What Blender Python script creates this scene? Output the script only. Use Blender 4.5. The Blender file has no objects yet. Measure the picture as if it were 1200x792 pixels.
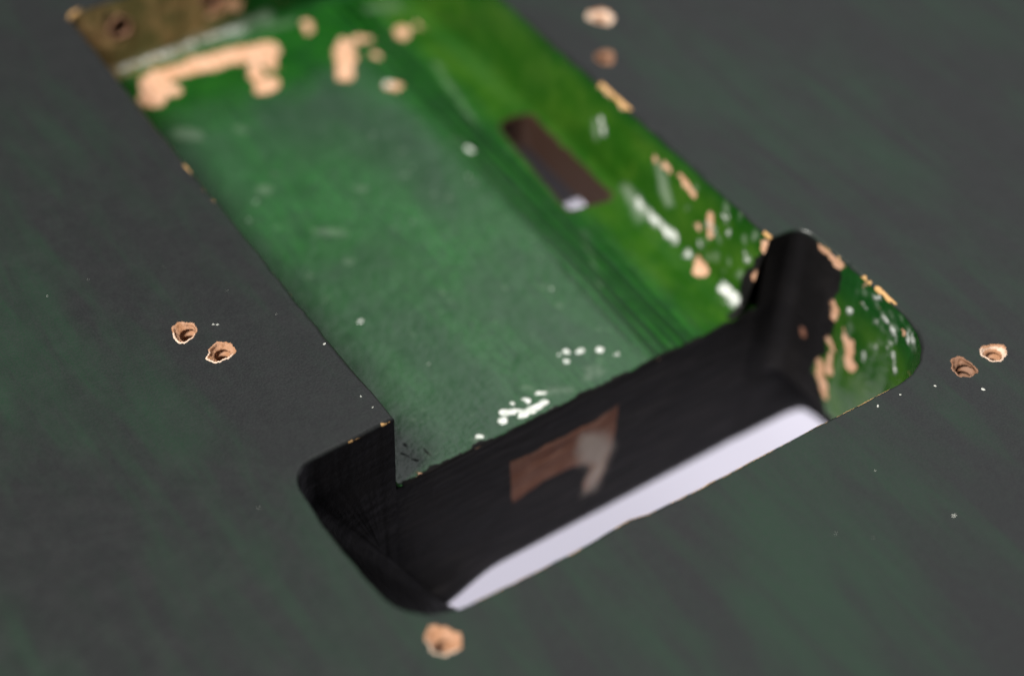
import bpy, math, random
import numpy as np
from mathutils import Matrix, Vector
from mathutils.geometry import delaunay_2d_cdt

random.seed(7)
rng = np.random.default_rng(11)
MM = 0.001
sc = bpy.context.scene
col = sc.collection

# ------------------------------------------------------------------ camera
cam_d = bpy.data.cameras.new('camera')
cam = bpy.data.objects.new('camera', cam_d)
col.objects.link(cam)
sc.camera = cam
RIGHT = Vector((0.82850221, -0.55911713, 0.03117893))
FWD = Vector((0.40622953, 0.56176352, -0.72069364))
UP = RIGHT.cross(FWD)
m = Matrix((RIGHT, UP, -FWD)).transposed().to_4x4()
m.translation = Vector((-50.932, -112.808, 148.545)) * MM
cam.matrix_world = m
cam_d.sensor_fit = 'HORIZONTAL'
cam_d.sensor_width = 36.0
cam_d.lens = 59.895
cam_d.clip_start = 0.005
cam_d.clip_end = 50.0
cam_d.dof.use_dof = True
cam_d.dof.focus_distance = 0.2015
cam_d.dof.aperture_fstop = 7.2
cam_d.dof.aperture_blades = 7

# ------------------------------------------------------------------ room light
w = bpy.data.worlds.new('World')
sc.world = w
w.use_nodes = True
bg = w.node_tree.nodes['Background']
bg.inputs['Color'].default_value = (0.94, 0.97, 1.0, 1)
bg.inputs['Strength'].default_value = 0.20


def area(name, direction, dist, size, power, colour):
    d = Vector(direction).normalized()
    l = bpy.data.lights.new(name, 'AREA')
    l.shape = 'RECTANGLE'
    l.size, l.size_y = size
    l.energy = power
    l.color = colour
    o = bpy.data.objects.new(name, l)
    o.location = Vector((0.04, 0.02, 0)) + d * dist
    o.rotation_euler = (-d).to_track_quat('-Z', 'Y').to_euler()
    col.objects.link(o)
    return o


area('window_light', (-0.50, -0.10, 0.86), 1.0, (0.22, 0.34), 24.0, (1.0, 0.965, 0.91))
area('haze_panel', (0.54, 0.28, 0.79), 1.4, (1.15, 1.15), 2.4, (0.95, 0.98, 1.0))  # added unseen panel, its reflection lays the haze on the paint
area('table_fill', (0.80, 0.62, -0.10), 1.9, (0.8, 0.25), 400.0, (0.98, 0.945, 1.0))  # added unseen fill below body level, lights the table under the slot

sc.view_settings.view_transform = 'Standard'
sc.view_settings.look = 'None'
sc.view_settings.gamma = 1.0
sc.view_settings.exposure = 0.0
sc.view_settings.use_curve_mapping = False
sc.cycles.use_denoising = True
sc.cycles.max_bounces = 8
sc.cycles.use_adaptive_sampling = False


# ------------------------------------------------------------------ number helpers
def lattice_noise(p, scale, seed, octaves=3):
    """value noise, about -1..1; p is (n,3) in mm"""
    out = np.zeros(len(p))
    amp, tot = 1.0, 0.0
    r = np.random.default_rng(seed)
    tab = r.random(65536) * 2 - 1
    q = np.asarray(p, float) / scale
    for o in range(octaves):
        i = np.floor(q).astype(np.int64)
        f = q - i
        f = f * f * (3 - 2 * f)

        def h(dx, dy, dz):
            k = ((i[:, 0] + dx) * 73856093) ^ ((i[:, 1] + dy) * 19349663) ^ ((i[:, 2] + dz) * 83492791)
            return tab[(k + o * 7919) & 65535]
        c00 = h(0, 0, 0) * (1 - f[:, 0]) + h(1, 0, 0) * f[:, 0]
        c10 = h(0, 1, 0) * (1 - f[:, 0]) + h(1, 1, 0) * f[:, 0]
        c01 = h(0, 0, 1) * (1 - f[:, 0]) + h(1, 0, 1) * f[:, 0]
        c11 = h(0, 1, 1) * (1 - f[:, 0]) + h(1, 1, 1) * f[:, 0]
        c0 = c00 * (1 - f[:, 1]) + c10 * f[:, 1]
        c1 = c01 * (1 - f[:, 1]) + c11 * f[:, 1]
        out += amp * (c0 * (1 - f[:, 2]) + c1 * f[:, 2])
        tot += amp
        amp *= 0.5
        q = q * 2.03
    return out / tot


def sstep(a, b, x):
    t = np.clip((x - a) / (b - a), 0, 1)
    return t * t * (3 - 2 * t)


def capsule(P, a, b, r):
    """inside-positive distance (mm) of a capsule in 2-D"""
    a = np.array(a, float)
    b = np.array(b, float)
    d = b - a
    L = d @ d
    t = np.clip(((P - a) @ d) / L, 0, 1) if L > 1e-9 else np.zeros(len(P))
    return r - np.linalg.norm(P - (a + t[:, None] * d), axis=1)


def polyfield(P, poly):
    """inside-positive distance (mm) of a polygon in 2-D"""
    poly = np.array(poly, float)
    n = len(poly)
    best = np.full(len(P), 1e9)
    ins = np.zeros(len(P), bool)
    for i in range(n):
        a, b = poly[i], poly[(i + 1) % n]
        best = np.minimum(best, -capsule(P, a, b, 0.0))
        c = ((a[1] > P[:, 1]) != (b[1] > P[:, 1]))
        with np.errstate(divide='ignore', invalid='ignore'):
            xi = (b[0] - a[0]) * (P[:, 1] - a[1]) / (b[1] - a[1]) + a[0]
        ins ^= c & (P[:, 0] < xi)
    return np.where(ins, best, -best)


def inside(P, poly):
    return polyfield(P, poly) > 0


def rounded(corners, seg=14):
    """polygon corners [(x, y, radius)] -> points with arcs, closed"""
    out = []
    n = len(corners)
    for i in range(n):
        p0 = np.array(corners[i - 1][:2], float)
        p1 = np.array(corners[i][:2], float)
        p2 = np.array(corners[(i + 1) % n][:2], float)
        r = corners[i][2]
        if r <= 0:
            out.append(p1)
            continue
        u = (p0 - p1) / np.linalg.norm(p0 - p1)
        v = (p2 - p1) / np.linalg.norm(p2 - p1)
        half = math.acos(float(np.clip(u @ v, -1, 1))) / 2
        t = min(r / math.tan(half), 0.49 * np.linalg.norm(p0 - p1), 0.49 * np.linalg.norm(p2 - p1))
        a, b = p1 + u * t, p1 + v * t
        for k in range(seg + 1):
            s = k / seg
            out.append((1 - s) ** 2 * a + 2 * s * (1 - s) * (0.45 * p1 + 0.55 * (0.5 * (a + b)) if False else p1) + s * s * b)
    return np.array(out)


def resample(pts, step, closed=False):
    p = np.array(pts, float)
    if closed:
        p = np.vstack([p, p[:1]])
    d = np.r_[0, np.cumsum(np.linalg.norm(np.diff(p, axis=0), axis=1))]
    n = max(2, int(round(d[-1] / step)))
    s = np.linspace(0, d[-1], n + 1)
    if closed:
        s = s[:-1]
    return np.stack([np.interp(s, d, p[:, 0]), np.interp(s, d, p[:, 1])], 1)


def normals2d(p, closed=False):
    """left-hand normals of a polyline"""
    if closed:
        t = np.roll(p, -1, 0) - np.roll(p, 1, 0)
    else:
        t = np.gradient(p, axis=0)
    t /= np.linalg.norm(t, axis=1)[:, None] + 1e-12
    return np.stack([-t[:, 1], t[:, 0]], 1)


# ------------------------------------------------------------------ mesh helpers
def mesh_object(name, verts_mm, faces, material, parent=None, smooth=True, fields=None):
    me = bpy.data.meshes.new(name)
    me.from_pydata((np.asarray(verts_mm, float) * MM).tolist(), [], [tuple(int(i) for i in f) for f in faces])
    if fields:
        for k, v in fields.items():
            a = me.attributes.new(k, 'FLOAT', 'POINT')
            a.data.foreach_set('value', np.asarray(v, np.float32))
    if smooth:
        me.polygons.foreach_set('use_smooth', [True] * len(me.polygons))
    me.materials.append(material)
    me.update()
    o = bpy.data.objects.new(name, me)
    col.objects.link(o)
    if parent is not None:
        o.parent = parent
    return o


def strip_faces(rows, n, closed=False, flip=False, start=0):
    f = []
    m_ = n if closed else n - 1
    for r in range(rows - 1):
        for i in range(m_):
            j = (i + 1) % n
            q = (start + r * n + i, start + r * n + j, start + (r + 1) * n + j, start + (r + 1) * n + i)
            f.append(q[::-1] if flip else q)
    return f


def fill_sheet(z, outer, holes, up=True):
    """flat sheet with holes, constrained triangulation"""
    vs, es = [], []
    for loop in [outer] + holes:
        b = len(vs)
        vs += [Vector((float(x), float(y))) for x, y in loop]
        es += [(b + i, b + (i + 1) % len(loop)) for i in range(len(loop))]
    v, e, f, *_ = delaunay_2d_cdt(vs, es, [], 1, 1e-6)
    v = np.array([(a.x, a.y) for a in v])
    f = np.array([t for t in f if len(t) == 3])
    c = v[f].mean(1)
    keep = inside(c, outer)
    for h in holes:
        keep &= ~inside(c, h)
    f = f[keep]
    a, b, d = v[f[:, 0]], v[f[:, 1]], v[f[:, 2]]
    cr = (b[:, 0] - a[:, 0]) * (d[:, 1] - a[:, 1]) - (b[:, 1] - a[:, 1]) * (d[:, 0] - a[:, 0])
    wrong = (cr < 0) if up else (cr > 0)
    f[wrong] = f[wrong][:, ::-1]
    return np.c_[v, np.full(len(v), z)], [tuple(t) for t in f]


# ------------------------------------------------------------------ materials
class NT:
    def __init__(self, name):
        self.m = bpy.data.materials.new(name)
        self.m.use_nodes = True
        self.t = self.m.node_tree
        self.b = self.t.nodes['Principled BSDF']
        self.co = self.t.nodes.new('ShaderNodeTexCoord').outputs['Object']

    def n(self, kind, **kw):
        x = self.t.nodes.new(kind)
        for k, v in kw.items():
            if k.startswith('i_'):
                x.inputs[k[2:].replace('_', ' ')].default_value = v
            else:
                setattr(x, k, v)
        return x

    def link(self, a, b):
        self.t.links.new(a, b)

    def mapped(self, scale, rot=(0, 0, 0)):
        x = self.n('ShaderNodeMapping')
        x.inputs['Scale'].default_value = scale
        x.inputs['Rotation'].default_value = rot
        self.link(self.co, x.inputs['Vector'])
        return x.outputs['Vector']

    def noise(self, scale, detail=4, rough=0.55, vec=None, dist=0.0):
        x = self.n('ShaderNodeTexNoise')
        x.inputs['Scale'].default_value = scale
        x.inputs['Detail'].default_value = detail
        x.inputs['Roughness'].default_value = rough
        x.inputs['Distortion'].default_value = dist
        self.link(vec if vec is not None else self.co, x.inputs['Vector'])
        return x.outputs['Fac']

    def ramp(self, src, a, b, lo=0.0, hi=1.0):
        x = self.n('ShaderNodeMapRange')
        x.interpolation_type = 'SMOOTHSTEP'
        x.inputs['From Min'].default_value = a
        x.inputs['From Max'].default_value = b
        x.inputs['To Min'].default_value = lo
        x.inputs['To Max'].default_value = hi
        self.link(src, x.inputs['Value'])
        return x.outputs['Result']

    def math(self, op, a, b=None):
        x = self.n('ShaderNodeMath', operation=op)
        for k, v in enumerate((a, b)):
            if v is None:
                continue
            if isinstance(v, (int, float)):
                x.inputs[k].default_value = v
            else:
                self.link(v, x.inputs[k])
        return x.outputs[0]

    def mix(self, fac, a, b):
        x = self.n('ShaderNodeMix', data_type='RGBA')
        self._set(x.inputs[0], fac)
        self._set(x.inputs[6], a)
        self._set(x.inputs[7], b)
        return x.outputs[2]

    def mixf(self, fac, a, b):
        x = self.n('ShaderNodeMix', data_type='FLOAT')
        self._set(x.inputs[0], fac)
        self._set(x.inputs[2], a)
        self._set(x.inputs[3], b)
        return x.outputs[0]

    def _set(self, sock, v):
        if isinstance(v, (int, float)):
            sock.default_value = v
        elif isinstance(v, tuple):
            sock.default_value = v if len(v) == 4 else (*v, 1)
        else:
            self.link(v, sock)

    def attr(self, name):
        x = self.n('ShaderNodeAttribute', attribute_name=name)
        return x.outputs['Fac']

    def bump(self, height, strength, dist, prev=None):
        x = self.n('ShaderNodeBump')
        x.inputs['Strength'].default_value = strength
        x.inputs['Distance'].default_value = dist
        self.link(height, x.inputs['Height'])
        if prev is not None:
            self.link(prev, x.inputs['Normal'])
        return x.outputs['Normal']

    def patch(self, name, ragged_scale=1400, ragged=0.5, soft=0.06):
        """0..1 mask of a worn or painted patch from its outline distance in mm, with a ragged edge"""
        n = self.math('MULTIPLY', self.math('SUBTRACT', self.noise(ragged_scale, 4, 0.65), 0.5), ragged * 2)
        n = self.math('ADD', n, self.math('MULTIPLY', self.math('SUBTRACT', self.noise(ragged_scale * 0.36, 2, 0.5), 0.5), ragged * 2.2))
        return self.ramp(self.math('ADD', self.attr(name), n), -soft, soft)

    def out(self, colour=None, rough=None, normal=None, coat=None):
        if colour is not None:
            self._set(self.b.inputs['Base Color'], colour)
        if rough is not None:
            self._set(self.b.inputs['Roughness'], rough)
        if normal is not None:
            self.link(normal, self.b.inputs['Normal'])
        return self.m


WOOD_A, WOOD_B = (0.44, 0.235, 0.135), (0.60, 0.375, 0.260)


def wood_colour(k):
    g = k.noise(420, 4, 0.6, k.mapped((3.5, 0.5, 3.5)))
    c = k.mix(k.ramp(g, 0.35, 0.68), WOOD_A, WOOD_B)
    s = k.ramp(k.noise(700, 3, 0.6), 0.56, 0.75)
    return k.mix(k.math('MULTIPLY', s, 0.5), c, (0.36, 0.17, 0.06))


def back_paint():
    """charcoal stain rubbed over green, satin lacquer; stain follows the grain (Y)"""
    k = NT('charcoal_green_lacquer')
    streak = k.noise(46, 5, 0.6, k.mapped((1.5, 0.42, 1), (0, 0, 0.12)), 0.5)
    cloud = k.noise(26, 3, 0.55, k.mapped((1.1, 0.8, 1), (0, 0, 0.5)))
    thin = k.noise(190, 4, 0.6, k.mapped((1.4, 0.22, 1), (0, 0, 0.1)), 0.4)
    v = k.math('ADD', k.math('MULTIPLY', streak, 0.36), k.math('MULTIPLY', cloud, 0.36))
    v = k.math('ADD', v, k.math('MULTIPLY', thin, 0.38))
    c = k.mix(k.ramp(v, 0.49, 0.72), (0.0084, 0.0088, 0.0096), (0.0074, 0.0240, 0.0120))
    fine = k.noise(900, 3, 0.6)
    c = k.mix(k.ramp(fine, 0.3, 0.8, 0.0, 0.25), c, (0.016, 0.024, 0.020))
    c = k.mix(k.ramp(k.noise(4200, 2, 0.5), 0.35, 0.7, 0.0, 0.5), c, (0.019, 0.020, 0.020))
    bare = k.patch('bare', 1900, 0.42, 0.05)
    c = k.mix(bare, c, k.mix(k.noise(600), (0.38, 0.20, 0.05), (0.50, 0.31, 0.15)))
    r = k.math('ADD', k.ramp(k.noise(240, 4, 0.6), 0.3, 0.75, 0.30, 0.40), k.math('MULTIPLY', bare, 0.4))
    nrm = k.bump(k.noise(520, 3, 0.55), 0.10, 0.0006)
    nrm = k.bump(k.noise(2600, 2, 0.5), 0.10, 0.0002, nrm)
    k.b.inputs['Specular IOR Level'].default_value = 0.46
    return k.out(c, r, nrm)


def cavity_paint(name, rough=(0.16, 0.30), spec=0.5, scuff_glints=0.42, char=0.0, dark=1.0, wr=(0.42, 0.12), sawn=0.0):
    """glossy green paint with bare wood chips, white marks and painted glints, black and brown patches by their outlines"""
    k = NT(name)
    n1 = k.noise(70, 4, 0.55, k.mapped((1.3, 0.6, 1.3)))
    n2 = k.noise(210, 4, 0.6)
    v = k.math('ADD', k.math('MULTIPLY', n1, 0.65), k.math('MULTIPLY', n2, 0.35))
    green = k.mix(k.ramp(v, 0.36, 0.66), (0.0060 * dark, 0.056 * dark, 0.0065 * dark), (0.0130 * dark, 0.086 * dark, 0.0160 * dark))
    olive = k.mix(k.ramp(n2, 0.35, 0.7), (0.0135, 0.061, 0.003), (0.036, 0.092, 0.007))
    c = green
    if char:                                                 # charcoal stain rubbed over the green in clouds along the grain
        cl = k.math('ADD', k.math('MULTIPLY', k.noise(60, 4, 0.55, k.mapped((1.2, 0.55, 1)), 0.6), 0.6), k.math('MULTIPLY', k.noise(28, 3, 0.5), 0.5))
        c = k.mix(k.math('MULTIPLY', k.attr('clean'), 0.85), c, k.mix(k.ramp(n2, 0.3, 0.7), (0.0045, 0.042, 0.0035), (0.010, 0.072, 0.006)))
        keep = k.math('SUBTRACT', 1.0, k.attr('clean'))
        c = k.mix(k.math('MULTIPLY', k.ramp(cl, 0.40, 0.70, 0.0, char), keep), c, (0.0165, 0.029, 0.0215))
        c = k.mix(k.math('MULTIPLY', k.ramp(k.noise(3400, 2, 0.5), 0.38, 0.68, 0.0, 0.5), keep), c, (0.020, 0.066, 0.027))
        c = k.mix(k.ramp(k.noise(900, 4, 0.65, k.mapped((1.2, 0.6, 1))), 0.48, 0.70, 0.0, 0.7), c, (0.0070, 0.030, 0.010))
        brush = k.noise(1500, 3, 0.6, k.mapped((1.0, 0.07, 1), (0, 0, 0.06)))
        c = k.mix(k.ramp(brush, 0.45, 0.68, 0.0, 0.6), c, (0.0060, 0.034, 0.010))
        c = k.mix(k.ramp(k.noise(1300, 2, 0.5), 0.70, 0.78, 0.0, 0.5), c, (0.05, 0.095, 0.05))
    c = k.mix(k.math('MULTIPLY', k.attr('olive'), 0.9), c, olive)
    scuff_glint = k.math('MULTIPLY', k.patch('scuff_glint', 900, 0.8, 0.7), scuff_glints)  # pale marks, real wear and painted glints alike
    c = k.mix(scuff_glint, c, (0.42, 0.48, 0.40))
    c = k.mix(k.math('MULTIPLY', k.patch('groove', 900, 0.10, 0.22), 0.9), c, (0.0025, 0.022, 0.0030))
    tan = k.patch('tan', 700, 1.0, 1.2)
    c = k.mix(tan, c, k.mix(k.ramp(k.noise(150, 4), 0.38, 0.66), (0.095, 0.085, 0.030), (0.30, 0.185, 0.085)))
    black = k.patch('black', 900, 0.45, 0.10)
    saw = k.noise(520, 3, 0.6, k.mapped((0.16, 1, 2.0), (0, 0.12, 0)))
    blk = k.mix(k.math('MULTIPLY', k.ramp(saw, 0.46, 0.64), sawn), (0.0045, 0.0041, 0.0043), (0.0270, 0.0250, 0.0255))
    blk = k.mix(k.ramp(k.noise(90, 4, 0.6), 0.45, 0.75, 0.0, 0.6), blk, (0.015, 0.0135, 0.0135))
    c = k.mix(black, c, blk)
    brown = k.patch('brown', 800, 0.35, 0.12)
    c = k.mix(brown, c, k.mix(k.ramp(k.noise(300, 4), 0.35, 0.7), (0.165, 0.072, 0.046), (0.225, 0.115, 0.082)))
    pale = k.math('MULTIPLY', k.patch('pale', 500, 0.9, 1.3), 0.85)
    c = k.mix(pale, c, (0.40, 0.345, 0.30))
    bare = k.patch('bare', 950, 1.0, 0.18)
    c = k.mix(bare, c, wood_colour(k))
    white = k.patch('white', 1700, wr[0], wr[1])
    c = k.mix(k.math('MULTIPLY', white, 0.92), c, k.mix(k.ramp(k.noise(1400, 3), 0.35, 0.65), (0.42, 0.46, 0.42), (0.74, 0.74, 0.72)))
    # gloss; lowered on the floor by the walls, standing in for haze they block
    k._set(k.b.inputs['Specular IOR Level'], k.mixf(k.math('MAXIMUM', black, k.math('MAXIMUM', bare, tan)), k.mixf(k.attr('clean'), spec, min(spec, 0.22)), 0.10))
    r = k.ramp(k.noise(160, 4, 0.6), 0.3, 0.75, rough[0], rough[1])
    r = k.mixf(black, r, k.ramp(saw, 0.3, 0.7, 0.52, 0.70))
    r = k.mixf(k.math('MAXIMUM', bare, k.math('MAXIMUM', brown, tan)), r, 0.72)
    r = k.mixf(white, r, 0.34)
    nrm = k.bump(k.noise(260, 4, 0.55), 0.26, 0.0009)
    nrm = k.bump(k.noise(1500, 3, 0.6), 0.24, 0.0003, nrm)
    nrm = k.bump(k.math('MULTIPLY', saw, black), 0.02 + 0.3 * sawn, 0.0004, nrm)
    chip = k.math('MAXIMUM', bare, k.math('MULTIPLY', brown, 0.6))
    nrm = k.bump(k.math('SUBTRACT', 1.0, chip), 0.6, 0.0003, nrm)
    nrm = k.bump(white, 0.5, 0.0003, nrm)
    return k.out(c, r, nrm)


def bare_wood(name, dark=0.0, deep=(0.075, 0.030, 0.016)):
    k = NT(name)
    c = k.mix(dark, wood_colour(k), deep)
    c = k.mix(k.math('MULTIPLY', k.patch('pith', 1500, 0.4, 0.15), 0.75), c, (0.64, 0.50, 0.40))
    nrm = k.bump(k.noise(2200, 4, 0.65), 0.6, 0.0003)
    k.b.inputs['Specular IOR Level'].default_value = 0.15
    return k.out(c, 0.6, nrm)


def plain(name, colour, rough, bump=0.2, scale=300):
    k = NT(name)
    c = k.mix(k.ramp(k.noise(scale, 4), 0.3, 0.75), tuple(x * 0.82 for x in colour), colour)
    return k.out(c, rough, k.bump(k.noise(scale * 3, 3), bump, 0.0003))


M_BACK = back_paint()
M_CAV = cavity_paint('green_cavity_paint', (0.13, 0.24), 0.24, 0.26, 0.0, 0.62, (0.75, 0.40))
M_FAR = cavity_paint('black_sawn_wall_paint', (0.13, 0.24), 0.34, 0.30, 0.0, 0.62, (0.75, 0.30), 1.0)
M_FLOOR = cavity_paint('green_floor_paint', (0.11, 0.20), 0.95, 0.10, 0.85)
M_WOOD = bare_wood('splintered_wood', 0.55, (0.17, 0.075, 0.032))
M_WOOD_DARK = bare_wood('aged_wood', 0.72)
M_STAINED = bare_wood('stained_wood', 0.97, (0.019, 0.0085, 0.0055))
M_ROUT = plain('dark_rout_paint', (0.016, 0.012, 0.011), 0.6)
M_TABLE = plain('white_table_top', (0.80, 0.77, 0.87), 0.5, 0.05, 12)
M_DUST = plain('pale_dust', (0.45, 0.46, 0.42), 0.7)

FIELDS = ('bare', 'white', 'black', 'brown', 'pale', 'tan', 'scuff_glint', 'olive', 'clean', 'groove')


def blank(n):
    d = {k: np.full(n, -9.0) for k in FIELDS}
    d['olive'] = np.zeros(n)
    d['clean'] = np.zeros(n)
    return d


def add(d, key, v):
    d[key] = np.maximum(d[key], v)


# ------------------------------------------------------------------ the setting: white table below
tv = np.array([(-900, -700, -262), (1500, -700, -262), (1500, 1700, -262), (-900, 1700, -262)])
tb = tv - np.array([0, 0, 30])
table = mesh_object('table', np.vstack([tv, tb]), [(0, 1, 2, 3), (7, 6, 5, 4), (0, 4, 5, 1), (1, 5, 6, 2), (2, 6, 7, 3), (3, 7, 4, 0)], M_TABLE, smooth=False)
table['kind'] = 'structure'

# ------------------------------------------------------------------ the guitar body
body = bpy.data.objects.new('guitar_body', None)
col.objects.link(body)
body.empty_display_size = 0.02
body['label'] = 'dark green lacquered wooden guitar body with an empty routed spring cavity, slot and screw holes'
body['category'] = 'guitar body'

THICK, DEPTH, ROLL = 43.0, 13.0, 0.55

# outline of the cavity and slot mouth on the back, clockwise seen from above, mm
cav_open = rounded([(14.15, -0.3, 0), (14.35, 91.9, 2.2), (70.6, 92.0, 9.0), (71.3, 20, 30), (70.95, 0.0, 0)])
cav_open = resample(cav_open, 0.25)
slot_open = rounded([(70.95, 0.0, 0), (75.9, -0.4, 4.2), (76.5, -12.0, 20.0), (76.3, -19.5, 0), (75.6, -22.6, 0), (74.2, -24.8, 0), (72.4, -26.5, 0), (70.2, -27.5, 0), (67.4, -27.85, 0), (56.0, -27.65, 0),
                     (42.5, -27.5, 0), (33.0, -27.3, 0.6), (30.6, -27.1, 0.6), (28.4, -26.65, 0.8), (24.0, -26.95, 0), (17.5, -26.95, 0),
                     (0.3, -26.6, 8.5), (-0.35, -9.0, 6), (0.0, -0.7, 4.0), (8.5, -0.5, 0), (14.15, -0.3, 0)])
i0 = int(np.argmin(np.linalg.norm(slot_open - np.array([70.95, 0.0]), axis=1)))
slot_open = np.roll(slot_open, -i0, axis=0)
i1 = int(np.argmin(np.linalg.norm(slot_open - np.array([14.15, -0.3]), axis=1)))
slot_open = resample(slot_open[:i1 + 1], 0.25)


def ragged(p, amp, seed):
    nrm = normals2d(p)
    k = lattice_noise(np.c_[p, np.zeros(len(p))], 2.2, seed, 4) * amp
    e = np.minimum(np.arange(len(p)), np.arange(len(p))[::-1]) / 8.0
    return p + nrm * (k * np.clip(e, 0, 1))[:, None]


cav_open = ragged(cav_open, 0.16, 3)
slot_open = ragged(slot_open, 0.13, 4)
mouth = np.vstack([cav_open[:-1], slot_open[:-1]])          # closed loop
NM = len(mouth)
out_n = normals2d(mouth, True)                               # clockwise: left normal points out
if not inside((mouth[:1] - out_n[:1] * 0.3), mouth)[0]:
    out_n = -out_n
# smooth the normals so that the rolled edge does not fold at the two sharp corners
for _ in range(3):
    out_n = (np.roll(out_n, 1, 0) + 2 * out_n + np.roll(out_n, -1, 0))
    out_n /= np.linalg.norm(out_n, axis=1)[:, None]
roll_r = ROLL * np.where((mouth[:, 0] < 16) & (mouth[:, 1] > 3), 1 + 0.9 * sstep(3, 8, mouth[:, 1]) * (1 - sstep(70, 85, mouth[:, 1])), 1.0) * (0.75 + 0.45 * lattice_noise(np.c_[mouth, np.zeros(NM)], 6.0, 8, 2))

# screw holes: (x, y, paint-break radius, bore radius, depth, seed, lean of the break (dx, dy), dark)
HOLES = [
    (0.22, 24.9, 1.80, 1.10, 11, 1, (-0.25, 0.05), 0),
    (2.15, 19.75, 1.85, 1.00, 8, 2, (0.0, -0.15), 0),
    (80.75, -30.45, 1.75, 0.95, 8, 3, (0.2, 0.1), 0),
    (76.1, -30.3, 1.75, 1.25, 11, 4, (-0.1, 0.15), 1),
    (80.8, 50.6, 2.15, 0.70, 2.2, 5, (0.0, 0.0), 0),
    (75.45, 42.2, 1.80, 1.15, 6, 6, (0.0, 0.0), 1),
    (2.3, -29.4, 2.05, 1.00, 9, 7, (0.3, 0.35), 0),
]
hole_loops = []
for (hx, hy, hr, hb, hd, seed, lean, dark) in HOLES:
    r = np.random.default_rng(100 + seed)
    th = np.linspace(0, 2 * np.pi, 56, endpoint=False)
    hr = hr * 0.86
    rad = hr * (1 + 0.10 * np.sin(2 * th + r.random() * 6) + 0.08 * np.sin(3 * th + r.random() * 6) + 0.05 * np.sin(7 * th + r.random() * 6))
    rad *= 1 + 0.05 * r.standard_normal(56) * 0.6
    hole_loops.append(np.stack([hx + lean[0] + rad * np.cos(th), hy + lean[1] + rad * np.sin(th)], 1))

# outer outline of the body (offset double-cutaway), far outside the picture
OUT = [(45, -138), (-30, -132), (-92, -96), (-112, -30), (-92, 45), (-74, 105), (-92, 175), (-118, 232), (-96, 272), (-52, 250), (-10, 214),
       (16, 196), (72, 196), (96, 206), (140, 234), (172, 228), (176, 190), (160, 120), (164, 60), (196, -10), (204, -66), (172, -116), (110, -136)]


def catmull(P, per=10):
    P = np.array(P, float)
    n = len(P)
    o = []
    for i in range(n):
        a, b, c, d = P[i - 1], P[i], P[(i + 1) % n], P[(i + 2) % n]
        for k in range(per):
            t = k / per
            o.append(0.5 * (2 * b + (c - a) * t + (2 * a - 5 * b + 4 * c - d) * t * t + (3 * b - a - 3 * c + d) * t ** 3))
    return np.array(o)


outer = catmull(OUT)
ON = len(outer)
o_n = normals2d(outer, True)
if inside((outer[:1] + o_n[:1]), outer)[0]:
    o_n = -o_n
RO = 7.0
inner_edge = outer - o_n * RO

# back face sheet + rolled rim + rounded outer side
rim_top = mouth + out_n * roll_r[:, None]
V, F = fill_sheet(0.0, inner_edge, [rim_top] + hole_loops, True)
V = [V]
base = len(V[0])
rows = 7
for k in range(rows):                                        # rim roll
    a = (k / (rows - 1)) * math.pi / 2
    off = roll_r * (1 - math.sin(a))
    z = -roll_r * (1 - math.cos(a))
    V.append(np.c_[mouth + out_n * off[:, None], z])
F += strip_faces(rows, NM, True, False, base)
rim_range = (base, base + rows * NM)
base += rows * NM
srows = 10
for k in range(srows):                                       # outer side with a rounded edge
    if k < srows - 1:
        a = (k / (srows - 2)) * math.pi / 2
        V.append(np.c_[outer - o_n * (RO * (1 - math.sin(a))), np.full(ON, -RO * (1 - math.cos(a)))])
    else:
        V.append(np.c_[outer, np.full(ON, -(THICK - RO))])
F += strip_faces(srows, ON, True, True, base)
V = np.vstack(V)
bare = np.full(len(V), -9.0)
rim = V[rim_range[0]:rim_range[1]]
P2 = rim[:, :2]
chips = [((31, 71.2), 0)]
rb = np.full(len(rim), -9.0)
for a, b, r in [((71.4, 37.4), (71.5, 31.0), 0.55), ((70.8, 0.1), (71.2, 0.9), 0.7), ((75.6, -4.5), (75.9, -8.2), 0.55),
                ((76.3, -12.0), (76.4, -12.9), 0.45), ((76.5, -14.4), (76.7, -17.5), 0.42), ((13.6, -0.5), (12.6, -0.5), 0.30),
                ((10.5, -0.6), (8.0, -0.6), 0.05), ((13.9, 52.6), (13.9, 50.8), 0.4), ((13.8, 47.4), (13.8, 46.9), 0.2), ((13.8, 45.2), (13.8, 44.0), 0.16),
                ((14.3, 24.5), (14.3, 24.0), 0.2), ((16.5, 92.6), (14.0, 91.0), 0.6)]:
    rb = np.maximum(rb, capsule(P2, a, b, r * 0.72))
# a thin worn line of wood along the near edge of the slot, where the lacquer ends
near_edge = (P2[:, 1] < -26) & (P2[:, 0] > 8) & (P2[:, 0] < 66)
worn = 0.25 * lattice_noise(rim, 3.0, 21, 3) - 0.02
depth_on_rim = np.repeat(np.linspace(0, 1, rows), NM)
rb = np.maximum(rb, np.where(near_edge & (depth_on_rim > 0.3), worn + 0.06, -9))
any_edge = (depth_on_rim > 0.6)
rb = np.maximum(rb, np.where(any_edge, lattice_noise(rim, 1.8, 33, 2) * 0.9 - 0.80, -9))
bare[rim_range[0]:rim_range[1]] = rb
back = mesh_object('back_face', V, F, M_BACK, body, True, {'bare': bare})
fl = np.array([p.loop_total == 3 for p in back.data.polygons])
back.data.polygons.foreach_set('use_smooth', (~fl).tolist())
back['label'] = 'charcoal and green satin lacquered back'

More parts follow.
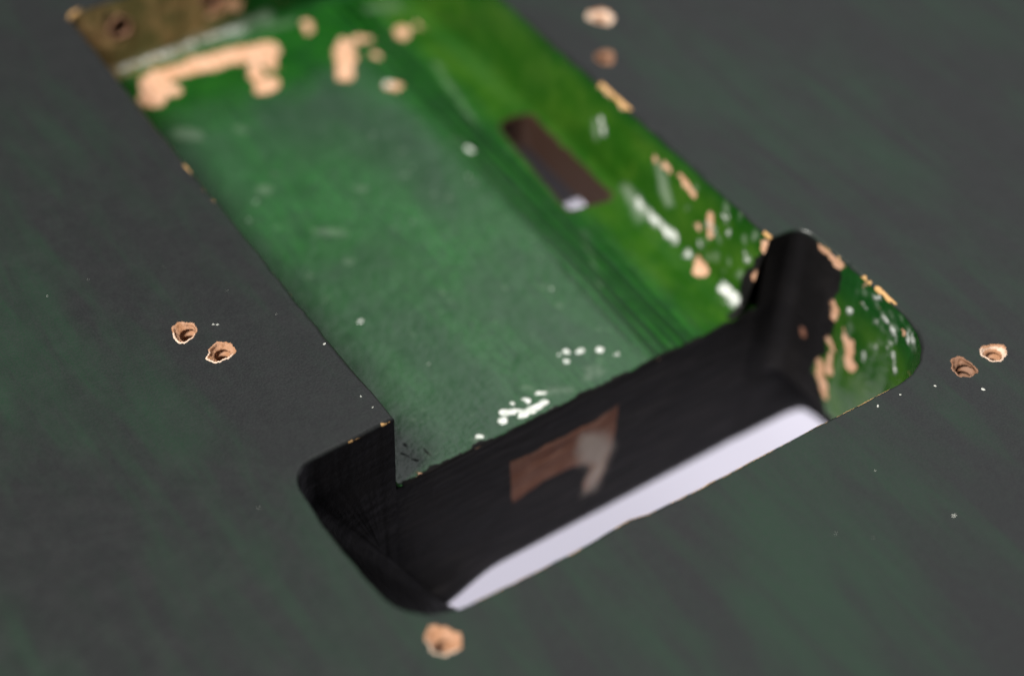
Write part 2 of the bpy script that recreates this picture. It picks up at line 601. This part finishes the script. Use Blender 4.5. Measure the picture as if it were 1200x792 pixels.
# ---- screw holes, each a mesh of its own: torn rim, countersink, threaded bore
for loop, (hx, hy, hr, hb, hd, seed, lean, dark) in zip(hole_loops, HOLES):
    r = np.random.default_rng(300 + seed)
    n = len(loop)
    th = np.linspace(0, 2 * np.pi, n, endpoint=False)
    c = np.array([hx, hy])
    rowsv = []
    lift = 0.03 + 0.09 * np.clip(np.sin(th * 2 + r.random() * 6) + 0.6 * r.standard_normal(n) * 0.5, 0, 2)
    rowsv.append(np.c_[loop + (loop - c) * 0.05, np.full(n, 0.004)])
    rowsv.append(np.c_[loop + (loop - c) * 0.015, lift])
    rowsv.append(np.c_[loop - (loop - c) * 0.08, lift * 0.6])
    for s in (0.35, 0.7, 1.0):
        ring = (1 - s) * (loop - (loop - c) * 0.08) + s * (c + hb * 1.12 * np.stack([np.cos(th), np.sin(th)], 1))
        z = -(0.12 + 0.42 * s ** 1.3) + 0.07 * r.standard_normal(n)
        rowsv.append(np.c_[ring, z])
    steps = int(hd * 8)
    for k in range(steps + 1):
        z = -0.62 - (hd - 0.62) * k / steps
        ph = 2 * np.pi * (z / 1.15) + th
        rr = hb * (1 + 0.22 * np.sin(ph) + 0.02 * r.standard_normal(n)) * (1 - 0.25 * k / steps)
        rowsv.append(np.c_[c + rr[:, None] * np.stack([np.cos(th), np.sin(th)], 1), np.full(n, z)])
    nr = len(rowsv)
    v = np.vstack(rowsv + [np.array([[hx, hy, -hd - 0.4]])])
    f = strip_faces(nr, n, True)
    f += [((nr - 1) * n + i, (nr - 1) * n + (i + 1) % n, nr * n) for i in range(n)]
    pith = np.full(len(v), -9.0)
    pith[:3 * n] = -0.35 + 0.5 * np.sin(np.tile(th, 3) * 1.0 - 2.4)
    pith[:3 * n] += {1: 0.1, 2: 0.35, 3: 0.45, 5: 0.6, 7: 0.2}.get(seed, -0.5)
    if seed in (3, 5):
        pith[3 * n:5 * n] = 0.15
    h = mesh_object('screw_hole', v, f, M_WOOD_DARK if dark else M_WOOD, back, True, {'pith': pith})

# ---- spring cavity: walls swept round the open outline, then the floor
n = len(cav_open)
nrm = normals2d(cav_open)
if inside((cav_open[n // 2:n // 2 + 1] + nrm[n // 2:n // 2 + 1]), mouth)[0]:
    nin = nrm
else:
    nin = -nrm
for _ in range(60):                                           # soften towards the round corners
    nin[1:-1] = nin[:-2] + 2 * nin[1:-1] + nin[2:]
    nin /= np.linalg.norm(nin, axis=1)[:, None]
rightness = sstep(0.3, 0.9, -nin[:, 0])                       # 1 on the right-hand wall
endness = sstep(0.5, 0.95, -nin[:, 1])
draft = 2.0 * rightness + 0.3 * endness
fil = 0.9 + 2.0 * rightness + 0.6 * endness
ztop = -np.roll(roll_r, 0)[:n]
ztop = np.r_[ztop[:n - 1], ztop[n - 2]]
rowsv = []
R1, R2 = 34, 14
for k in range(R1):
    t = k / (R1 - 1)
    zb = -(DEPTH - fil)
    z = ztop + (zb - ztop) * t
    rowsv.append(np.c_[cav_open + nin * (draft * t)[:, None], z])
for k in range(1, R2 + 1):
    a = k / R2 * math.pi / 2 * 1.05
    off = draft + fil * (1 - math.cos(a))
    z = -(DEPTH - fil) - fil * math.sin(a) - 0.06 * k / R2
    rowsv.append(np.c_[cav_open + nin * off[:, None], z])
nr = len(rowsv)
v = np.vstack(rowsv)
wallpar = np.tile(rightness, nr)
wob = lattice_noise(v * np.array([1, 0.35, 1.6]), 3.2, 41, 3) * 0.10 + lattice_noise(v, 0.9, 42, 2) * 0.02
v[n:, :2] += np.tile(nin, (nr, 1))[n:] * wob[n:, None]
d = blank(len(v))
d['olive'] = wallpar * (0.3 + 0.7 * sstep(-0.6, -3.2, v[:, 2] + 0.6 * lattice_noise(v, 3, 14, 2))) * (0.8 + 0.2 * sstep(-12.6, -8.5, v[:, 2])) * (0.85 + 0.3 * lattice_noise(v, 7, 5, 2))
YZ = v[:, 1:3]
on_r = wallpar > 0.5
off_ = np.full(len(v), -9.0)


def on(mask, val):
    return np.where(mask, val, -9.0)


for a, b, r in [((37.4, -0.4), (31.0, -0.2), 0.55), ((18.3, -2.6), (14.9, -3.3), 0.55), ((23.7, -3.0), (23.5, -3.2), 0.40), ((21.4, -2.8), (20.5, -3.1), 0.5),
                ((10.6, -4.3), (9.9, -6.6), 0.62), ((12.2, -6.8), (12.1, -6.9), 0.55), ((0.4, -1.3), (0.2, -2.0), 0.8), ((0.1, -5.2), (0.2, -6.4), 0.5),
                ((10.3, -11.3), (9.2, -12.0), 0.9)]:
    add(d, 'bare', on(on_r, capsule(YZ, a, b, r - 0.14)))
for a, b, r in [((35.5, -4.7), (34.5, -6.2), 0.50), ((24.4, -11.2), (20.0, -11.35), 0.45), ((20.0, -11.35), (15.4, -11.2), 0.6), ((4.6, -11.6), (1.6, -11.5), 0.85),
                ((12.5, -11.4), (12.0, -11.6), 0.45)]:  # streaks along the foot are specular glints of the cove, painted white
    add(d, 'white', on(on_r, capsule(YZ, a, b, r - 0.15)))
for a, b, r in [((22.5, -4.3), (18.9, -7.3), 0.8), ((21.6, -4.0), (18.0, -7.2), 0.3), ((27.0, -11.0), (22, -11.4), 0.8), ((36.5, -6), (35.5, -7.5), 0.5)]:  # hazy pale streaks on the wall
    add(d, 'scuff_glint', on(on_r, capsule(YZ, a, b, r)))
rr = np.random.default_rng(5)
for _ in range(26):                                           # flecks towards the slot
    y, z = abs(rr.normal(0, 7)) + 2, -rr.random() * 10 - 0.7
    add(d, rr.choice(['white', 'scuff_glint', 'scuff_glint']), on(on_r, capsule(YZ, (y, z), (y + rr.normal(0, .2), z + rr.normal(0, .4)), 0.06 + 0.22 * rr.random() ** 2)))
add(d, 'black', on(on_r, polyfield(YZ, [(-2, 1), (0.5, 0), (0.5, -3.0), (1.3, -4.2), (0.9, -5.2), (1.9, -6.5), (2.1, -9.5), (1.0, -11.4), (1.2, -14), (-2, -14)])))
# left wall stays dark green; the end wall is worn to old tan wood
on_e = np.tile(endness, nr) > 0.4
xt = v[:, 0]
add(d, 'tan', on(on_e, np.minimum(2.0 - 0.12 * (xt - 14), 40 - xt) * 0.6 + 0.9 * lattice_noise(v, 5, 77, 3) + sstep(-9, -13, v[:, 2]) * -1.2 + 0.8))
add(d, 'tan', np.where((v[:, 1] > 86.5) & (xt < 20), 1.5, -9))
add(d, 'bare', on(on_e, capsule(np.c_[xt, v[:, 2]], (38.2, -6.2), (41.0, -8.0), 1.1)))
add(d, 'bare', on(on_e, capsule(np.c_[xt, v[:, 2]], (36.5, -8.4), (38.5, -8.0), 0.8)))
add(d, 'scuff_glint', on(on_e, capsule(np.c_[xt, v[:, 2]], (17, -11.6), (46, -11.8), 0.8)))  # highlight of the fillet painted as a pale line along the foot
add(d, 'white', on(on_e, capsule(np.c_[xt, v[:, 2]], (17, -12.0), (42, -12.2), 0.12)))
add(d, 'black', on(on_e, capsule(np.c_[xt, v[:, 2]], (20.5, -2.0), (20.0, -3.6), 1.0) - 0.5 + 0.5 * lattice_noise(v, 1.2, 9, 2)))
f = np.array(strip_faces(nr, n, False, True))
WS = rounded([(61.0, 29.6, 0.9), (67.9, 28.4, 0.9), (68.2, 51.2, 2.4), (63.0, 50.8, 2.4)], 8)      # wire slot through the cavity floor
fc = v[f].mean(1)
f = f[~(inside(fc[:, :2], WS) & (fc[:, 2] < -10.0))]
CLAW = [(22.0, -5.1, 1.45), (37.4, -5.2, 1.5)]
fc = v[f].mean(1)
for (x, z, r) in CLAW:
    f = f[~((fc[:, 1] > 88) & (np.hypot(fc[:, 0] - x, fc[:, 2] - z) < r * 1.25))]
    fc = v[f].mean(1)
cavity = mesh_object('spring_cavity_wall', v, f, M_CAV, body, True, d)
cavity['label'] = 'green painted cavity walls with chipped paint'

# floor as a fine grid with the wire slot cut out
gx = np.arange(14.0, 71.01, 0.25)
gy = np.arange(0.0, 91.81, 0.25)
GX, GY = np.meshgrid(gx, gy, indexing='ij')
v = np.c_[GX.ravel(), GY.ravel(), np.full(GX.size, -DEPTH)]
zz = 0.035 * lattice_noise(v * np.array([1, .5, 1]), 4.0, 51, 3) + 0.012 * lattice_noise(v, 0.8, 52, 2)
gro = np.full(len(v), -9.0)
for gxc, gw, y0, y1, sd in [(53.4, 0.20, 4, 24, 1), (54.9, 0.38, -5, 46, 2), (56.6, 0.42, -5, 92, 3), (57.9, 0.22, -5, 60, 4), (59.3, 0.45, -5, 92, 5), (60.9, 0.22, -5, 28, 6), (58.6, 0.30, 48, 92, 7)]:
    wand = 0.45 * lattice_noise(v * np.array([0, 0.05, 0]) + sd, 1.0, 53 + sd, 2) + 0.02 * (v[:, 1] - 20)
    fade = np.minimum(v[:, 1] - y0, y1 - v[:, 1]) * 0.06
    gro = np.maximum(gro, np.minimum(gw * 1.25 - np.abs(v[:, 0] - gxc - wand), fade) + 0.10 * lattice_noise(v * np.array([1, 0.3, 1]), 1.5, 60 + sd, 2))
zz -= 0.10 * sstep(-0.4, 0.3, gro)
zz += 0.05 * lattice_noise(v * np.array([0.06, 0.5, 1]), 1.4, 55, 2) * sstep(70, 86, v[:, 1])
# curved tool chatter
ph = np.hypot(v[:, 0] - 40, v[:, 1] - 30)
zz += 0.012 * np.sin(ph * 2.6) * sstep(6, 18, v[:, 1]) * sstep(40, 52, v[:, 0])
v[:, 2] += zz
front = v[:, 1] < 0.4
v[:, 2] -= np.where(front, 0.18 * (1 - v[:, 1] / 0.4) ** 2, 0)
d = blank(len(v))
XY = v[:, :2]
d['olive'] = 0.72 * sstep(60.5, 65.0, v[:, 0] + 1.2 * lattice_noise(v * np.array([1, 0.15, 1]), 2.0, 15, 3))
cl_ = np.maximum(sstep(50.5, 57.5, v[:, 0] + 2.5 * lattice_noise(v * np.array([1, 0.12, 1]), 2.5, 16, 3)), sstep(70, 80, v[:, 1] + 4 * lattice_noise(v, 6, 17, 3)))
d['clean'] = cl_
add(d, 'groove', gro)
pl = [(22.5, 83.2), (24.8, 87.5), (31.7, 87.4), (39.7, 85.6), (42.4, 85.0)]
for a, b, r in zip(pl[:-1], pl[1:], (2.2, 1.9, 2.1, 2.2)):
    add(d, 'bare', capsule(XY, a, b, r))
for a, b, r in [((37.9, 77.1), (38.3, 77.4), 1.75), ((39.2, 82.5), (37.6, 79.5), 0.9), ((41.5, 83), (41.4, 81), 0.9), ((26.0, 84.0), (25.6, 83.6), 1.2),
                ((53.7, 80.0), (49.8, 73.2), 1.35), ((55.0, 80.4), (57.2, 79.4), 0.8), ((51.5, 87.7), (50.7, 86.3), 0.9),
                ((54.5, 67.4), (54.9, 66.9), 0.85), ((63.2, 78.7), (62.6, 77.6), 0.9), ((66.3, 78.3), (67.2, 77.5), 0.9),
                ((17.9, 0.1), (15.6, 0.1), -0.25), ((52, 77), (51.6, 76.2), 0.5), ((56.5, 75), (56.5, 74.6), 0.5)]:
    add(d, 'bare', capsule(XY, a, b, r))
for a, b, r in [((31.0, 1.7), (31.0, 1.7), 0.55), ((33.4, 1.3), (37.4, 1.5), 0.45), ((31.9, 3.0), (33.4, 2.2), 0.40), ((33.2, 2.4), (34.2, 1.7), 0.35),
                ((44.7, 7.3), (44.8, 7.2), 0.42), ((46.1, 6.5), (46.5, 6.3), 0.40), ((48.6, 5.1), (48.7, 5.0), 0.40), ((49.8, 3.4), (50.1, 3.2), 0.3),
                ((43.7, 5.9), (43.9, 5.7), 0.3), ((43.6, 7.2), (43.6, 7.2), 0.2), ((27.2, 1.3), (27.3, 1.2), 0.3), ((56.3, 48.6), (56.4, 48.2), 0.45),
                ((35.4, 3.5), (35.7, 2.8), 0.28), ((37.6, 3.2), (38.3, 2.8), 0.28), ((33.7, 3.6), (33.8, 3.5), 0.2), ((54.4, 67.9), (54.2, 68.1), 0.5)]:
    add(d, 'white', capsule(XY, a, b, r))
for a, b, r in [((39, 2.5), (41, 1.6), 0.5), ((45.5, 3.2), (44.5, 2.0), 0.5), ((47.5, 3.6), (46.2, 2.0), 0.5), ((28.5, 45), (31.5, 42.5), 0.7), ((27.0, 56), (26.4, 56.6), 0.7),
                ((38.5, 49), (38.2, 49.4), 0.6), ((29, 37.5), (29.4, 37.0), 0.7), ((22, 74), (24, 72), 1.2), ((30, 70), (30.5, 69.3), 0.6),
                ((19, 91), (50, 89.6), 0.8), ((62.0, 86.0), (66, 84.4), 1.2), ((60, 25), (56, 15), 0.4), ((63, 68), (60, 52), 0.5)]:
    add(d, 'scuff_glint', capsule(XY, a, b, r) - 0.15)
rr = np.random.default_rng(6)
for _ in range(80):
    x, y = 20 + rr.random() * 42, rr.random() ** 1.5 * 60
    add(d, rr.choice(['white', 'scuff_glint', 'scuff_glint', 'scuff_glint']), capsule(XY, (x, y), (x + rr.normal(0, .12), y + rr.normal(0, .12)), 0.05 + 0.16 * rr.random() ** 3) - 0.08)
# black over-paint along the front lip, charcoal dabs
lip = 0.22 + 0.30 * lattice_noise(v, 2.0, 61, 3) - v[:, 1]
add(d, 'black', np.where(v[:, 1] < 2, lip, -9))
for a, b in [((17.6, 4.0), (18.6, 2.0)), ((20.3, 3.2), (20.5, 1.0)), ((18.5, 5.4), (19.0, 4.2))]:
    add(d, 'black', capsule(XY, a, b, 0.14) - 0.05)
ok = ~inside(XY, WS)
idx = np.arange(GX.size).reshape(GX.shape)
okg = ok.reshape(GX.shape)
cell = okg[:-1, :-1] & okg[1:, :-1] & okg[:-1, 1:] & okg[1:, 1:]
qa = np.stack([idx[:-1, :-1], idx[1:, :-1], idx[1:, 1:], idx[:-1, 1:]], -1)[cell]
floor = mesh_object('spring_cavity_floor', v, qa.tolist(), M_FLOOR, body, True, d)
floor['label'] = 'glossy green cavity floor with bare wood chips'

# wire slot: rolled lip over the grid edge, walls down to the rout in the front
wl = resample(WS, 0.3, True)
wn = normals2d(wl, True)
if inside(wl[:1] + wn[:1] * 0.2, WS)[0]:
    wn = -wn
nw = len(wl)
rws = []
jit = 0.12 * lattice_noise(np.c_[wl, np.zeros(nw)], 1.2, 70, 3)
lipz = 2.9 - np.sqrt(np.maximum(2.9 ** 2 - np.clip(wl[:, 0] - 66.2, 0, 2.6) ** 2, 0.01))   # the slot bites into the cove of the wall
for o_, z in [(0.45, -DEPTH - 0.04), (0.30, -DEPTH + 0.05), (0.12, -DEPTH + 0.03), (0.0, -DEPTH - 0.15)]:
    rws.append(np.c_[wl + wn * (o_ + jit)[:, None], z + lipz])
for z in np.linspace(-DEPTH - 0.9, -19.1, 9):
    rws.append(np.c_[wl + wn * (jit * 0.8)[:, None], np.full(nw, z)])
wv = np.vstack(rws)
wire = mesh_object('wire_slot', wv, strip_faces(len(rws), nw, True), M_STAINED, cavity, True, {'pith': np.full(len(wv), -9.0)})
wire['label'] = 'brown wooden slot cut through the cavity floor'

# claw screw holes in the end wall
for (x, z, r) in CLAW:
    th = np.linspace(0, 2 * np.pi, 32, endpoint=False)
    rws = []
    for rad, y in [(r * 1.45, 91.80), (r * 1.28, 91.52), (r * 1.03, 91.62), (r, 92.4), (r * 0.95, 96), (r * 0.9, 102), (0.01, 102.5)]:
        j = 1 + 0.07 * np.sin(3 * th + x) + 0.05 * np.sin(5 * th)
        rws.append(np.c_[x + rad * j * np.cos(th), np.full(32, y), z + rad * j * np.sin(th)])
    cv = np.vstack(rws)
    mesh_object('claw_screw_hole', cv, strip_faces(len(rws), 32, True, True), M_WOOD_DARK, cavity, True, {'pith': np.full(len(cv), -9.0)})

# ---- tremolo slot: walls of the through slot, then the far wall under the cavity floor
n = len(slot_open)
zt = -np.r_[roll_r[len(cav_open) - 1:], roll_r[:1]]
zt = np.interp(np.linspace(0, 1, n), np.linspace(0, 1, len(zt)), zt)
RZ = 110
slot_out = normals2d(slot_open)
if inside(slot_open[200:201] + slot_out[200:201] * 0.4, mouth)[0]:
    slot_out = -slot_out
lev = np.linspace(0, 1, RZ)
rowsv = []
for t in lev:
    z = zt + (-(THICK - 0.1) - zt) * t
    p = slot_open.copy()
    grow = sstep(-26.5, -31, z)
    p[:, 0] += 10.5 * grow * sstep(71.2, 76, p[:, 0]) + 21.0 * np.clip((-8 - z) / 34.0, 0, 1) * (1 - sstep(0, 14, p[:, 0]))
    step = sstep(-12.8, -15.5, z) * (1 - sstep(-27, -31, z)) * sstep(70.95, 73.0, slot_open[:, 0]) * sstep(-11, -7.5, slot_open[:, 1])
    p += slot_out * (0.25 * step)[:, None]
    aa = np.clip((-z - (THICK - 4.4)) / 4.3, 0, 1)          # rounded lower edge of the far side, flush with the far wall
    p[:, 1] += 3.0 * (1 - np.sqrt(1 - aa ** 2)) * sstep(-2.5, -0.2, p[:, 1])
    p[:, 1] -= 1.9 * sstep(-32, -41, z) * (slot_open[:, 0] < 20) * sstep(-6, -1, slot_open[:, 1])
    rowsv.append(np.c_[p, z])
v = np.vstack(rowsv)
sn = np.tile(normals2d(slot_open), (RZ, 1))
v[n:, :2] += sn[n:] * (0.008 * lattice_noise(v * np.array([0.3, 0.3, 1]), 1.5, 81, 3))[n:, None]
d = blank(len(v))
d['olive'] = np.clip(0.75 + 0.5 * lattice_noise(v, 6, 82, 2), 0, 1) * sstep(-3, -9, v[:, 2])
YZ = v[:, 1:3]
right_w = v[:, 0] > 72.5
blk = np.where(right_w & (v[:, 1] > -26.5),
               polyfield(YZ, [(2, 1), (-7.3, 1), (-8.1, -2), (-8.7, -5), (-8.1, -8.2), (-9.3, -11), (-9.2, -13.2), (-7.9, -15.1), (-8.8, -16.8), (-7.2, -20), (-7.1, -21.8),
                              (-9.6, -24.0), (-11.3, -26.6), (-13, -29), (-26, -30), (-26, -46), (2, -46)]), 4.0)
blk = np.where((v[:, 1] < -24.0) & (v[:, 0] > 60) & (v[:, 2] > -28) & (v[:, 0] > 69), -4.0, blk)
add(d, 'black', blk)
rw = right_w & (v[:, 1] > -26)
for a, b, r in [((-8.6, -7.8), (-8.9, -9.8), 0.55), ((-12.2, -11.8), (-12.6, -14.0), 0.75), ((-12.6, -14.0), (-13.6, -15.6), 0.95), ((-11.2, -11.6), (-12.0, -12.0), 0.5),
                ((-8.8, -14.4), (-9.8, -14.9), 0.6), ((-9.6, -16.6), (-9.8, -19.5), 0.75), ((-8.2, -19.6), (-9.8, -22.8), 0.85), ((-9.6, -22.6), (-10.2, -23.6), 0.5),
                ((-4.6, -0.5), (-7.8, -0.9), 0.55), ((-10.8, -10.4), (-11.4, -10.8), 0.3)]:
    add(d, 'bare', on(rw, capsule(YZ, a, b, r)))
rr = np.random.default_rng(8)
for _ in range(34):
    y, z = -10.5 - rr.random() * 14, -0.6 - rr.random() ** 1.4 * 11
    add(d, rr.choice(['white', 'scuff_glint', 'scuff_glint', 'bare']), on(rw, capsule(YZ, (y, z), (y + rr.normal(0, .3), z + rr.normal(0, .3)), 0.05 + 0.25 * rr.random() ** 2) - 0.04))
for a, b, r in [((-18.6, -3.9), (-18.9, -4.2), 0.35), ((-21, -1.7), (-21.8, -3.0), 0.3), ((-16.9, -3.3), (-17.1, -3.4), 0.25), ((-19.5, -7.2), (-20.5, -9.0), 0.22), ((-22.0, -1.6), (-22.4, -1.9), 0.3)]:
    add(d, 'white', on(rw, capsule(YZ, a, b, r)))
for x, z in [(3.4, -10.5), (4.6, -11.6)]:
    add(d, 'brown', on(v[:, 0] < 3, capsule(YZ, (-9.5, -9.5), (-10.5, -10.5), 0.35)))
add(d, 'brown', on(right_w, capsule(YZ, (-4.0, -16.5), (-4.4, -17.0), 0.45)))
slot = mesh_object('tremolo_slot_wall', v, strip_faces(RZ, n, False, True), M_CAV, body, True, d)
slot['label'] = 'slot wall painted black in the corner and chipped green beside it'

fx = np.arange(13.9, 71.3, 0.25)
nf = len(fx)
prof = [(0.30, -DEPTH - 0.12), (0.12, -DEPTH - 0.2), (0.0, -DEPTH - 0.42)]
prof += [(0.0, z) for z in np.linspace(-DEPTH - 0.8, -THICK + 4.6, 90)]
prof += [(3.0 * (1 - math.cos(a)), -THICK + 4.4 - 4.4 * math.sin(a)) for a in np.linspace(0.1, math.pi / 2, 12)]
rowsv = [np.c_[fx, np.full(nf, y), np.full(nf, z)] for y, z in prof]
v = np.vstack(rowsv)
v[:, 1] += 0.06 * lattice_noise(v * np.array([0.25, 1, 1.3]), 1.2, 91, 3) - 0.15 * sstep(30, 13.9, v[:, 0])
v[:, 1] -= 1.9 * (1 - sstep(19, 31, v[:, 0])) * sstep(-32, -41, v[:, 2])
edge = np.repeat(np.arange(len(prof)) < 3, nf)
v[:, 2] += np.where(edge, 0.10 * lattice_noise(v, 1.5, 92, 3), 0)
d = blank(len(v))
add(d, 'black', np.full(len(v), 5.0))
XZ = v[:, [0, 2]]
add(d, 'brown', np.minimum(polyfield(XZ, [(31.2, -19.4), (34.4, -19.9), (36.8, -19.5), (39.5, -19.8), (42.5, -19.5), (45.0, -19.6), (48.4, -18.7), (48.4, -23.2), (48.0, -28.2),
                           (46.5, -33.0), (44.2, -34.4), (43.7, -32.0), (44.7, -29.5), (43.6, -27.6), (41.8, -27.2), (39.3, -26.9), (36.9, -26.9), (34.5, -27.6), (31.9, -28.4)]), 9))
add(d, 'pale', polyfield(XZ, [(42.6, -20.6), (46.1, -22.6), (48.3, -27.0), (47.5, -31.5), (45.8, -34.6), (43.9, -34.4), (43.8, -31.8), (44.9, -29.5), (42.6, -27.2), (41.8, -23.5)]) - 0.3)
for x, z, r in [(16.4, -13.3, -.2), (26.2, -13.2, -.2), (55, -13.4, -.1), (61, -13.5, -.1)]:
    add(d, 'bare' if z > -14 else 'pale', capsule(XZ, (x - .4, z), (x + .4, z), r))
farw = mesh_object('tremolo_slot_far_wall', v, strip_faces(len(prof), nf), M_FAR, body, True, d)
farw['label'] = 'black painted far slot wall with a worn brown patch'

# ---- front face of the body (turned down to the table) with the slot mouth and a pickup rout
bot = slot_open.copy()
bot[:, 0] += 10.5 * sstep(71.2, 76, bot[:, 0]) + 21.0 * (1 - sstep(0, 14, bot[:, 0]))
bot[:, 1] -= 1.9 * (slot_open[:, 0] < 20) * sstep(-6, -1, slot_open[:, 1])
bot[:, 1] += 3.0 * sstep(-2.5, -0.2, bot[:, 1])
bot = np.vstack([bot, np.c_[np.linspace(22.0, 71.0, 40), 3.0 - 1.9 * (1 - sstep(19, 31, np.linspace(22.0, 71.0, 40)))]])
PR = rounded([(28, 27, 3), (98, 27, 3), (98, 57, 3), (28, 57, 3)], 6)
bottom_in = outer - o_n * RO
V, F = fill_sheet(-THICK, bottom_in, [bot, PR], False)
V = [V]
base = len(V[0])
for k in range(8):
    a = k / 7 * math.pi / 2
    V.append(np.c_[outer - o_n * (RO * (1 - math.cos(a))), np.full(ON, -(THICK - RO) - RO * math.sin(a))])
F += strip_faces(8, ON, True, True, base)
front_o = mesh_object('front_face', np.vstack(V), F, M_BACK, body, True, {'bare': np.full(sum(len(a) for a in V), -9.0)})
flg = np.array([p.loop_total == 3 for p in front_o.data.polygons])
front_o.data.polygons.foreach_set('use_smooth', (~flg).tolist())
pn = len(PR)
V, F = fill_sheet(-19.0, PR, [WS], False)
b0 = len(V)
V = np.vstack([V, np.c_[PR, np.full(pn, -19.0)], np.c_[PR, np.full(pn, -THICK)]])
F += strip_faces(2, pn, True, False, b0)
mesh_object('pickup_rout', V, F, M_ROUT, front_o, False)

# ---- flecks of paint dust lying on the back
fv, ff = [], []
rr = np.random.default_rng(9)
spots = [(75.5, -34.0, .2), (59.05, -45.95, .14), (13.2, 14.2, .12), (15.0 - 1.6, 24.2, .12), (3.5, 24.2, .1), (3.9, 23.9, .1), (63.0, -29.2, .12), (66.5, -29.3, .1), (71, -30.5, .12),
         (12.6, 4.6, .09), (12.9, 2.4, .07)]
spots += [(-30 + 110 * rr.random(), -45 + 110 * rr.random(), 0.025 + 0.045 * rr.random() ** 2) for _ in range(36)]
for x, y, r in spots:
    if inside(np.array([[x, y]]), rim_top)[0]:
        continue
    b = len(fv)
    a0 = rr.random() * 6
    st = 1 + rr.random()
    ring = [(x + r * st * math.cos(a0) * math.cos(t) - r * math.sin(a0) * math.sin(t), y + r * st * math.sin(a0) * math.cos(t) + r * math.cos(a0) * math.sin(t)) for t in np.linspace(0, 2 * math.pi, 7)[:-1]]
    fv += [(px, py, 0.004) for px, py in ring] + [(x, y, r * 0.5)]
    ff += [(b + i, b + (i + 1) % 6, b + 6) for i in range(6)]
dust = mesh_object('dust_fleck', fv, ff, M_DUST, back, False)
dust['kind'] = 'stuff'
